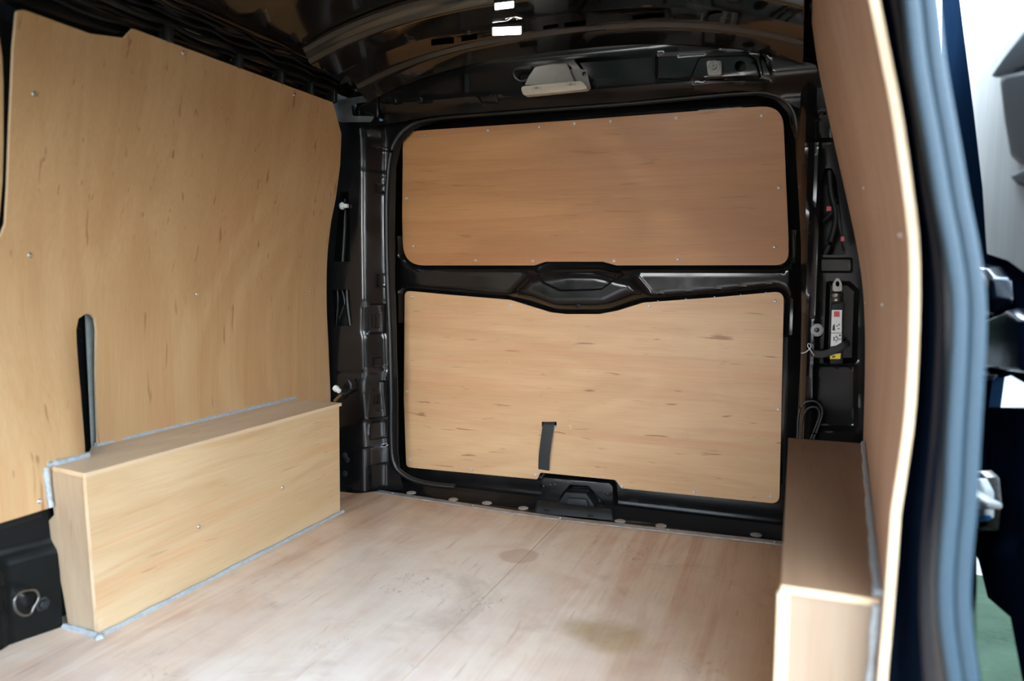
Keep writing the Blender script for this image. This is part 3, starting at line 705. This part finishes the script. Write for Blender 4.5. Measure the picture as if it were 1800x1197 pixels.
# header over the tailgate
hd_feats = [(rpoly([Pp(a, b) for a, b in ((1012, 108), (1150, 97), (1154, 136), (1038, 143))], .004), .022, .006),
            (rpoly([Pp(a, b) for a, b in ((1154, 98), (1330, 88), (1356, 110), (1362, 146), (1154, 146))], .01), .006, .008),
            (rpoly([Pp(a, b) for a, b in ((1212, 146), (1228, 108), (1236, 103), (1318, 100), (1330, 108), (1340, 140))], .006), -.012, .006),
            (rpoly([Pp(a, b) for a, b in ((1334, 98), (1346, 106), (1358, 136), (1340, 136))], .005), .014, .004),
            (rpoly([Pp(a, b) for a, b in ((690, 165), (712, 160), (716, 186), (700, 188))], .004), .01, .005), (rpoly([Pp(a, b) for a, b in ((738, 158), (762, 154), (768, 184), (742, 186))], .004), .01, .005),
            ('l', [Pp(822, 130), Pp(822, 176)], -.004, .005), ('l', [Pp(660, 186), Pp(900, 172), Pp(1200, 152), Pp(1340, 148)], -.006, .012),
            (rpoly([Pp(a, b) for a, b in ((845, 172), (880, 170), (880, 184), (850, 184))], .004), .008, .004)]
def hd_fn(U, V):
    t = sst((1.24 - V) / .06)
    return np.stack([U, 2.075 + .05 * t - .01 * sst((V - 1.33) / .03) + relief(U, V, hd_feats), V], 1)
hd_top = [(x, float(roof_z(x, 1.95)) - .068) for x in np.linspace(.69, -.64, 24)]
hd_out = [Pp(640, 222), Pp(700, 212), Pp(760, 203), Pp(900, 192), Pp(1100, 177), Pp(1300, 158), Pp(1360, 160), Pp(1400, 185), Pp(1462, 200)] + hd_top
hd_hole = []
for c in (1303, ):
    hd_hole.append([Pp(1303 + 10 * math.cos(t), 122 + 10 * math.sin(t)) for t in np.linspace(0, 6.283, 17)[:-1]])
sheet('header_rail', hd_out, hd_fn, [BLACK], wb, .003, .009, holes=hd_hole, sharp=32, marks=marks_of(hd_feats))
sheet('header_back', [Pp(1280, 140), Pp(1330, 138), Pp(1330, 104), Pp(1280, 106)], lambda U, V: np.stack([U, 0 * U + 2.11, V], 1), [DARK], wb, .003, .2)
# rear sill, its drain plugs
def rs_fn(U, V): return np.stack([U, V, -.014 - .02 * sst((V - 2.15) / .03) + .045 * sst((V - 2.20) / .04) + relief(U, V, [('l', [(-.6, 2.175), (.2, 2.17), (.7, 2.19)], .004, .01)])], 1)
sheet('sill', [(-.74, 2.06), (.80, 2.06), (.80, 2.29), (-.74, 2.29)], rs_fn, [BLACK], wb, .003, .012, look=(0, 2, 2))
for px, py in ((723, 866), (797, 878), (856, 884), (920, 893), (1090, 916), (1162, 924), (1329, 940)):
    p = on_z(px, py, -.014); lathe('drain_plug', [(.016, -.001), (.016, .0015), (.013, .003), (.004, .0034)], (p[0], max(p[1], 2.128), -.0145), (0, 0, 1), [BLIND if px != 1329 else GREY], wb)

# ------------------------------------------------------------------ tailgate
tg = thing('tailgate', 'closed black tailgate lined with two plywood panels', 'tailgate', (CX, 2.26, 0))
def ty(z): return 2.245 - .085 * sst((np.asarray(z) - .60) / .75)
def Tp(px, py, off_=0.0):
    p = on_y(px, py, 2.2)
    for _ in range(40): p = on_y(px, py, float(ty(p[2])) + off_)
    return p[0], p[2]
up_px = [(709, 290, .0), (709, 232, .062), (1020, 211), (1300, 190), (1376, 186, .075), (1386, 420), (1386, 466, .06), (1084, 466.5), (1060, 460), (960, 460), (940, 466.5), (709, 466.5, .075), (708, 380)]
lo_px = [(712, 511, .02), (800, 519), (897, 527, .03), (969, 549, .03), (996, 552), (1054, 552, .02), (1086, 546, .03), (1131, 532, .03), (1267, 522), (1378, 512, .025), (1374, 700), (1370, 885, .025), (1092, 857.5, .006), (1083, 843, .012), (950, 830, .01), (945, 842, .006), (729, 822, 0), (715, 820, .02), (711, 700)]
up_o = rpoly([(*Tp(*p[:2]), *(p[2:] or (0,))) for p in up_px]); lo_o = rpoly([(*Tp(*p[:2]), *(p[2:] or (0,))) for p in lo_px])
bul = rpoly([Tp(*p) for p in ((880, 527), (930, 474), (1000, 462), (1050, 462), (1120, 476), (1160, 524), (1110, 536), (1072, 553), (978, 553), (930, 534))], .03)
plate = [Tp(*p) for p in ((940, 474), (962, 462), (1058, 462), (1092, 474), (1100, 484), (1062, 510), (990, 512), (960, 498))]
latch_px = [Tp(*p) for p in ((950, 900), (950, 842), (956, 834), (1074, 844), (1082, 852), (1086, 910))]
arch = [Tp(*p) for p in ((965, 905), (990, 866), (1003, 850), (1036, 852), (1062, 878), (1080, 908))]
frame_o = rpoly([Tp(*p) for p in ((690, 900), (688, 700), (682, 480), (684, 280), (700, 215), (1000, 178), (1340, 150), (1400, 190), (1416, 420), (1414, 700), (1404, 970))], .02)
up_i = inset(up_o, .008); lo_i = inset(lo_o, .008)
FRF = [(bul, -.030, .050), (plate, .014, .006), (latch_px, -.030, .008), (arch, .024, .012)]
def fr_fn(U, V):
    P = np.stack([U, V], 1)
    du = np.where(inside(P, up_i), 0, dist(P, up_i)); dl = np.where(inside(P, lo_i), 0, dist(P, lo_i)); d = np.minimum(du, dl)
    y = ty(V) + .006 + .012 * sst(d / .006) * 1.0
    # flange falls back towards the outer edge; the waist rail stands proud as a rounded bar
    ed = dist(P, frame_o); y = y + .03 * (1 - sst(ed / .045))
    both = sst(du / .02) * sst(dl / .02); waist = (V > .55) & (V < .85)
    y = y - np.where(waist, .030 * sst(np.minimum(du, dl) / .035), 0)
    y = y + relief(U, V, FRF)
    return np.stack([U, y, V], 1)
sheet('inner_frame', frame_o, fr_fn, [BLACK], tg, .003, .0075, sharp=32, marks=marks_of(FRF[1:]))
block('outer_skin', (-.86, 2.292, -.25), (.96, 2.305, 1.46), [BLACK], tg, .004)
fn_p = lambda U, V: np.stack([U, ty(V) - .004, V], 1)
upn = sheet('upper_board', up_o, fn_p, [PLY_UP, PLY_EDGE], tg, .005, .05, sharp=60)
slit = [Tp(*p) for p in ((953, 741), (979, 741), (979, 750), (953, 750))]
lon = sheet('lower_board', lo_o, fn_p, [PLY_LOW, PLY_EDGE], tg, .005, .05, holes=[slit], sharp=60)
def tscrew(px, py, par):
    x, z = Tp(px, py); dz = float(ty(z + .005) - ty(z - .005)) / .01; screw((x, float(ty(z)) - .0042, z), unit(np.array([0, -1, dz])), par)
for p in ((749, 239), (859, 230), (949, 224), (1010, 218), (1074, 214), (1189, 208), (1339, 204), (716, 349), (728, 433), (837, 458), (938, 459), (1080, 459), (1192, 456), (1361, 434), (1369, 330)): tscrew(*p, upn)
for p in ((725, 522), (899, 536), (1142, 538), (1362, 529), (717, 688), (1368, 719), (722, 808), (830, 825), (942, 834), (1094, 854), (1221, 864), (1355, 871)): tscrew(*p, lon)
# webbing pull strap through the slit
sp = []
for px, py, o in ((966, 742, -.001), (966, 747, -.010), (964, 765, -.016), (961, 790, -.018), (959, 808, -.015), (958, 824, -.012)):
    x, z = Tp(px, py); sp.append((x, float(ty(z)) + o, z))
tube('pull_strap', spline(sp, 6), None, [STRAP], tg, 12, flat=(.0185, .0022), roll=(0, 1, 0))
# strap: pale backing tab beside the slit
x, z = Tp(977, 748); block('slit_tab', (x - .003, float(ty(z)) - .006, z - .004), (x + .003, float(ty(z)) - .003, z + .002), [CYAN], tg, .0008)
# lock on the lower edge and the grey striker cover on the sill
lk = [Tp(*p) for p in ((985, 884), (1000, 860), (1036, 862), (1050, 882), (1046, 892), (995, 888))]
extr_y('lock', rpoly(lk, .004), 2.205, 2.25, [CHARC], tg, .003)
for a, b in ((1004, 867), (1027, 869)):
    x, z = Tp(a, b); block('lock_slot', (x - .006, 2.2035, z - .002), (x + .006, 2.206, z + .002), [DARK], tg, .0005)
dome = Tp(1022, 533); lathe('rubber_buffer', [(.014, 0), (.014, .006), (.009, .01), (.003, .011)], (dome[0], float(ty(dome[1])) - .022, dome[1]), (0, -1, 0), [RUBBER], tg)
for a, b in ((958, 853), (970, 850), (978, 850), (1057, 863), (1070, 866)):
    x, z = Tp(a, b); lathe('lock_bolt', [(.004, 0), (.004, .002), (.002, .003)], (x, float(ty(z)) - .014, z), (0, -1, 0), [RUBBER], tg, 10)

sc_ = thing('striker_cover', 'charcoal plastic striker cover on the rear sill below the lock', 'cover', tuple(on_z(1015, 905, -.01)))
A = [on_z(a, b, -.008) for a, b in ((938, 903), (1078, 915), (1088, 893), (1070, 886), (958, 878), (946, 884))]
A = [(p[0], min(2.195, max(2.118, p[1])), p[2]) for p in A]
cxm = np.mean([p[0] for p in A]); B = [(cxm + (p[0] - cxm) * .94, p[1] + (.012 if i in (0, 1) else -.004), .012) for i, p in enumerate(A)]
solid('cover_body', A, B, [CHARC], sc_, .005)
for a, b in ((960, 897), (1037, 907)):
    p = on_z(a, b, .012); lathe('fixing_hole', [(.008, -.002), (.008, .001), (.006, .0012), (.005, -.001)], (p[0], p[1] + .004, .012), (0, 0, 1), [DARK], sc_, 14)
cv = [on_y(a, b, 2.19) for a, b in ((994, 890), (1035, 893), (1030, 878), (998, 876))]
solid('hinge_lid', [(p[0], 2.19, p[2]) for p in cv], [(p[0], 2.20, p[2]) for p in cv], [CHARC], sc_, .002)

# ------------------------------------------------------------------ lamps
la = thing('interior_lamp', 'beige plastic load lamp with cream lens fixed over the tailgate', 'lamp', tuple(on_y(975, 140, 2.06)))
HY = 2.02
Hp = lambda a, b: tuple(on_y(a, b, HY)[[0, 2]])
A = [on_y(a, b, 2.0) for a, b in ((920, 152), (936, 133), (1010, 141), (1012, 150))]
ho = [(922, 150), (930, 133), (941, 118), (970, 112), (997, 111), (1010, 142), (1012, 150)]
A = [on_y(a, b, HY - .012) for a, b in ho]; B = [on_y(a, b, 2.085) for a, b in ho]
solid('housing', A, B, [BEIGE], la, .004, 3)
tabp = rpoly([Hp(a, b) for a, b in ((1000, 119, ), (1030, 122), (1036, 148), (1038, 157), (1004, 152))], .008)
holes_t = [[Hp(1026.5 + 4.2 * math.cos(t), 129 + 4.4 * math.sin(t)) for t in np.linspace(0, 6.283, 13)[:-1]]]
sheet('mounting_tab', tabp, lambda U, V: np.stack([U, 0 * U + HY + .004, V], 1), [BEIGE], la, .004, .01, holes=holes_t)
lathe('fixing_recess', [(.010, 0), (.010, .004), (.004, .005)], (*[float(v) for v in on_y(1026.5, 129, HY + .022)],), (0, -1, 0), [RUBBER], la, 12)
lens = [on_y(a, b, HY - .03) for a, b in ((914, 152), (1022, 142), (1036, 156), (920, 168))]
lp0 = rpoly([(p[0], p[2]) for p in lens], .012, 5)
extr_y('lens', lp0, HY - .03, HY - .004, [LENS], la, .003)
for cx, cy in ((943, 155), (1003, 149)):
    for k in range(9):
        p = on_y(cx - 8 + k * 2, cy - k * .15, HY - .0305); dk = 3 <= k <= 5
        block('vent', (p[0] - .0005, HY - .0315, p[2] - .003), (p[0] + .0005, HY - .0285, p[2] + .003), [INK if dk else GREY], la, .0)
tube('lamp_cable', spline([on_y(a, b, 2.05) for a, b in ((928, 140), (915, 143), (905, 136), (903, 125), (915, 120), (928, 122))], 6), .003, [RUBBER], la, 7)
block('plug', tuple(np.minimum(on_y(905, 124, 2.045), on_y(938, 117, 2.06))), tuple(np.maximum(on_y(905, 124, 2.045), on_y(938, 117, 2.06))), [PLASTIC], la, .003)

def roof_lamp(px0, py0, px1, py1, z, label, tilt):
    c = on_z((px0 + px1) / 2, (py0 + py1) / 2, z); t = thing('roof_lamp', label, 'lamp', tuple(c), 'lit lamps in the roof')
    q = [on_z(a, b, z) for a, b in ((px0, py1 + tilt), (px1, py1 - tilt), (px1, py0 - tilt), (px0, py0 + tilt))]
    solid('lamp_cover', q, [(p[0], p[1], z + .008) for p in q], [LAMP], t, .002)
    m = np.mean(q, 0); e = [m + (p - m) * 1.12 for p in q]
    solid('lamp_base', [(p[0], p[1], z + .004) for p in e], [(p[0], p[1], z + .02) for p in e], [PLASTIC], t, .001)
roof_lamp(866, 50, 916, 62, 1.372, 'bright lit white roof lamp behind the crossbeam', 1)
roof_lamp(870, 7, 903, 16, 1.376, 'small lit white roof lamp on the crossbeam, cut by its edge', 2)

# ------------------------------------------------------------------ fittings on the rear frame
fx = on_y(1257, 122, 2.078)
gm = thing('bolt_plate', 'square pale grommet with round bolt on the header', 'fitting', tuple(fx))
extr_y('plate', rpoly([tuple(on_y(a, b, 2.07)[[0, 2]]) for a, b in ((1243, 110), (1269, 110), (1270, 134), (1246, 135))], .006), 2.052, 2.075, [GREY], gm, .003)
lathe('bolt', [(.016, 0), (.016, .003), (.011, .003), (.011, .001), (.008, .001), (.007, .006), (.003, .006), (.002, .003)], (fx[0], 2.052, fx[2]), (0, -1, 0), [STEEL], gm, 20)
cp = on_y(604, 362, PY - .01)
clip = thing('wiring_clip', 'white plastic clip in the upper slot of the far pillar', 'clip', tuple(cp))
lathe('clip_head', [(.003, -.004), (.011, -.003), (.012, .002), (.008, .006), (.006, .008)], tuple(cp + np.array([-.006, 0, 0])), (1, -.15, 0), [WHITE], clip, 14)
block('clip_stem', tuple(cp + np.array([.0, -.005, -.006])), tuple(cp + np.array([.016, .006, .006])), [WHITE], clip, .002)
cn = on_y(592, 684, PY - .03)
conn = thing('hose_connector', 'white and brass hose connector above the far end of the slotted-wall box', 'connector', tuple(cn))
lathe('connector_head', [(.004, -.012), (.010, -.010), (.011, 0), (.008, .006), (.008, .014), (.005, .016)], tuple(cn), (.9, -.2, -.4), [WHITE], conn, 12)
tube('hose', spline([on_y(a, b, PY - .02) for a, b in ((600, 690), (608, 692), (616, 686), (617, 676), (613, 668))], 6), .006, [RUBBER], conn, 9)
tube('fitting', spline([on_y(a, b, PY - .028) for a, b in ((588, 705), (594, 699), (600, 694))], 4), .005, [GOLD], conn, 9)
for i, (a, b) in enumerate(((607, 800), (611, 808), (607, 832))):
    p = on_y(a, b, PY + .002); o = lathe('bung', [(.010, 0), (.010, .004), (.005, .007)], tuple(p), (0, -1, 0), [CHARC], None, 14)
    tag(o, ('dark round bung on the far pillar, topmost of three', 'dark round bung on the far pillar, middle of three', 'dark round bung on the far pillar, lowest of three')[i], 'bung', 'bungs on the far pillar')
gp = on_y(1436, 580, PY + .004)
lathe_ = thing('washer', 'grey round washer on the near pillar beside the jack', 'washer', tuple(gp))
lathe('washer_ring', [(.0165, 0), (.0165, .003), (.014, .005), (.007, .005), (.006, .002)], tuple(gp), (0, -1, 0), [GREY], lathe_, 22)
lathe('bolt', [(.006, 0), (.006, .006), (.003, .007)], tuple(gp), (0, -1, 0), [RUBBER], lathe_, 12)
# the jack clipped in the near pillar
jy = PY - .005
jk = thing('jack', 'dark jack with a steel eye and white sticker in the near pillar', 'jack', tuple(on_y(1470, 650, jy)))
eo = [tuple(on_y(a, b, jy)[[0, 2]]) for a, b in ((1463, 512), (1464, 498), (1470, 489), (1474, 489), (1479, 497), (1480, 512))]
eh = [tuple(on_y(1472 + 3.6 * math.cos(t), 499 + 5 * math.sin(t), jy)[[0, 2]]) for t in np.linspace(0, 6.283, 13)[:-1]]
sheet('eye', rpoly(eo, .006, 4), lambda U, V: np.stack([U, 0 * U + jy - .012, V], 1), [STEEL], jk, .012, .01, holes=[eh])
c0 = on_y(1471, 523, jy); 
lathe('screw_collar', [(.011, -.012), (.015, -.008), (.015, -.002), (.0135, 0), (.0155, .003), (.0155, .010), (.012, .014)], tuple(c0), (0, 0, 1), [STEEL], jk, 18)
body = [on_y(a, b, jy - .004) for a, b in ((1459, 640), (1462, 535), (1484, 530), (1482, 640))]
extr_y('jack_body', [(p[0], p[2]) for p in body], jy - .006, jy + .03, [PLASTIC], jk, .004)
def lab(name, px, m, d):
    P_ = [on_y(a, b, jy - .0075 - d) for a, b in px]
    return solid(name, P_, [(p[0], p[1] + .001, p[2]) for p in P_], [m], jk, .0)
st = lab('white_label', ((1460, 609), (1461, 584), (1462, 545), (1480, 545), (1479, 606)), PAPER, 0)
lab('red_print', ((1466, 557), (1466, 547), (1476, 547), (1476, 557)), RED, .0006)
lab('black_print', ((1463, 581), (1464, 572), (1467, 569), (1468, 581)), INK, .0006)
lab('divider_line', ((1461, 586), (1461, 585), (1479.5, 585), (1479.5, 586)), INK, .0006)
for a, b, c, d in ((1470, 572, 1473, 574), (1472, 577, 1476, 578.5), (1474, 569, 1476, 572), (1465, 592, 1467, 599), (1469, 590, 1471, 594), (1469, 597, 1470.5, 601), (1475, 588, 1478, 591), (1475, 595, 1478, 597), (1472, 592, 1473.5, 599)):
    lab('print_mark', ((a, d), (a, b), (c, b), (c, d)), INK, .0006)
lab('yellow_label', ((1459, 631), (1459.5, 623), (1478, 621), (1477, 631)), YELLOW, 0)
lab('print_mark', ((1463, 629), (1463, 626), (1468, 625), (1468, 628)), INK, .0006)
sx_ = spline([on_y(a, b, jy - c) for a, b, c in ((1425, 620, .0), (1434, 622, .012), (1450, 622, .014), (1470, 614, .016), (1485, 606, .012), (1492, 603, 0))], 6)
js = tag(tube('retaining_strap', sx_, None, [STRAP], None, 12, flat=(.009, .003), roll=(0, 1, 0)), 'black strap wrapped across the jack, below its white sticker', 'strap')
hk = tag(tube('spring_hook', spline([on_y(a, b, jy - .014) for a, b in ((1408, 621), (1416, 619), (1424, 612), (1425, 606), (1421, 604), (1420, 609), (1425, 616), (1431, 625))], 6), .0012, [SCREW], None, 8), 'thin wire hook at the end of the jack strap', 'hook')

# lashing ring low on the far side
lr = thing('lashing_ring', 'black steel lashing ring with hex bolt low beside the slotted-wall box', 'ring', tuple(on_x(50, 1060, -.715)))
cen = on_x(45, 1060, -.706)
tube('ring', spline([on_x(a, b, -.704 + o) for a, b, o in ((62, 1038, 0), (46, 1038, .006), (32, 1044, .012), (25, 1058, .014), (29, 1074, .012), (42, 1082, .006), (54, 1078, 0), (60, 1066, 0), (68, 1050, 0))], 6, True), .0024, [STEEL], lr, 9, True)
bp_ = on_x(73, 1061, -.712)
lathe('bolt', [(.015, 0), (.015, .004), (.009, .005), (.009, .012), (.007, .014)], tuple(bp_), (1, -.2, .1), [CHARC], lr, 6)

# ------------------------------------------------------------------ open sliding door outside
sd = thing('sliding_door', 'open sliding door seen beyond the door seal, lined with pale board', 'door', (1.05, 1.6, 0))
DX = 1.028
Dp = lambda a, b, x=DX: tuple(on_x(a, b, x)[1:])
dpanel = [(1683, -30), (1694, 60), (1712, 200), (1727, 330), (1733, 420), (1735, 446, .012), (1772, 458, .02), (1800, 478), (1860, 500), (1960, 500), (1960, -30)]
sheet('lining_board', rpoly([(*Dp(*p[:2], DX - .008), *(p[2:] or (0,))) for p in dpanel]), lambda U, V: np.stack([0 * U + DX - .008, U, V], 1), [PLY_DOOR, PLY_EDGE], sd, .005, .08, look=(0, 1, .7))
dout = [(1630, -40), (1655, 300), (1680, 700), (1700, 940), (1720, 985), (1736, 1050), (1776, 1085), (1797, 1197), (1830, 1400), (2100, 1400), (2100, -40)]
whole = [(1745, 662), (1768, 655), (1830, 690), (1830, 716), (1738, 716)]
def df_fn(U, V): return np.stack([DX + relief(U, V, [([Dp(*p) for p in ((1720, 735), (1780, 738), (1786, 800), (1790, 960), (1715, 960))], .012, .012)]), U, V], 1)
sheet('door_frame', [(min(p[0], 2.62), p[1]) for p in (Dp(*q) for q in dout)], df_fn, [DOORF], sd, .02, .02, holes=[[Dp(*p) for p in whole]], look=(0, 1, .7))
# moulded latch cover, standing out from the door
def mould(name, px, x0, x1, m, bev, k=.9):
    q = [Dp(a, b, x0) for a, b in px]; c = np.mean(q, 0)
    A = [(x0, *p) for p in q]; B = [(x1, *(c + (np.array(p) - c) * k)) for p in q]
    return solid(name, A, B, [m], sd, bev, 3)
mould('latch_cover', ((1700, 420), (1738, 462), (1766, 468), (1782, 488), (1786, 530), (1776, 556), (1735, 562), (1700, 566)), DX - .002, DX - .035, BLACK_SKY, .008)
mould('cover_bar', ((1705, 566), (1740, 566), (1800, 540), (1830, 560), (1830, 660), (1770, 652), (1705, 650)), DX - .002, DX - .025, BLACK_SKY, .006)
mould('rail_buffer', ((1722, 654), (1752, 653), (1756, 660), (1748, 668), (1722, 672)), DX - .01, DX - .04, RUBBER, .005)
# pull handle
hx = DX - .06
def hpoint(a, b, x=hx): return on_x(a, b, x)
A = [hpoint(a, b, hx) for a, b in ((1742, 134), (1765, 100), (1800, 55), (1850, 20), (1850, 95), (1800, 118), (1752, 137))]
B = [hpoint(a, b, DX - .01) for a, b in ((1752, 130), (1770, 104), (1803, 62), (1850, 30), (1850, 92), (1800, 112), (1758, 133))]
solid('handle_top', A, B, [CHARC], sd, .004, 3)
A = [hpoint(a, b, hx) for a, b in ((1758, 142), (1770, 132), (1850, 115), (1850, 320), (1795, 290), (1776, 274), (1766, 215))]
B = [hpoint(a, b, DX - .005) for a, b in ((1764, 146), (1774, 136), (1850, 120), (1850, 310), (1797, 284), (1781, 270), (1772, 215))]
solid('handle_grip', A, B, [PLASTIC], sd, .006, 3)
A = [hpoint(a, b, hx) for a, b in ((1775, 310), (1800, 297), (1850, 290), (1850, 345), (1790, 325))]
B = [hpoint(a, b, DX - .005) for a, b in ((1780, 312), (1803, 300), (1850, 296), (1850, 340), (1792, 322))]
solid('handle_foot', A, B, [CHARC], sd, .004, 3)
# lock at the door's edge
mould('lock_plate', ((1700, 828), (1745, 826), (1758, 838), (1762, 880), (1756, 934), (1700, 936)), DX - .0, DX - .02, STEEL, .004)
mould('lock_body', ((1704, 840), (1736, 840), (1748, 862), (1748, 912), (1704, 922)), DX - .018, DX - .032, WHITE, .004)
mould('lock_claw', ((1704, 868), (1722, 862), (1764, 884), (1762, 896), (1725, 896), (1704, 892)), DX - .03, DX - .05, WHITE, .005)
mould('lock_tab', ((1712, 912), (1742, 906), (1742, 914), (1712, 920)), DX - .03, DX - .038, BLUE, .001)
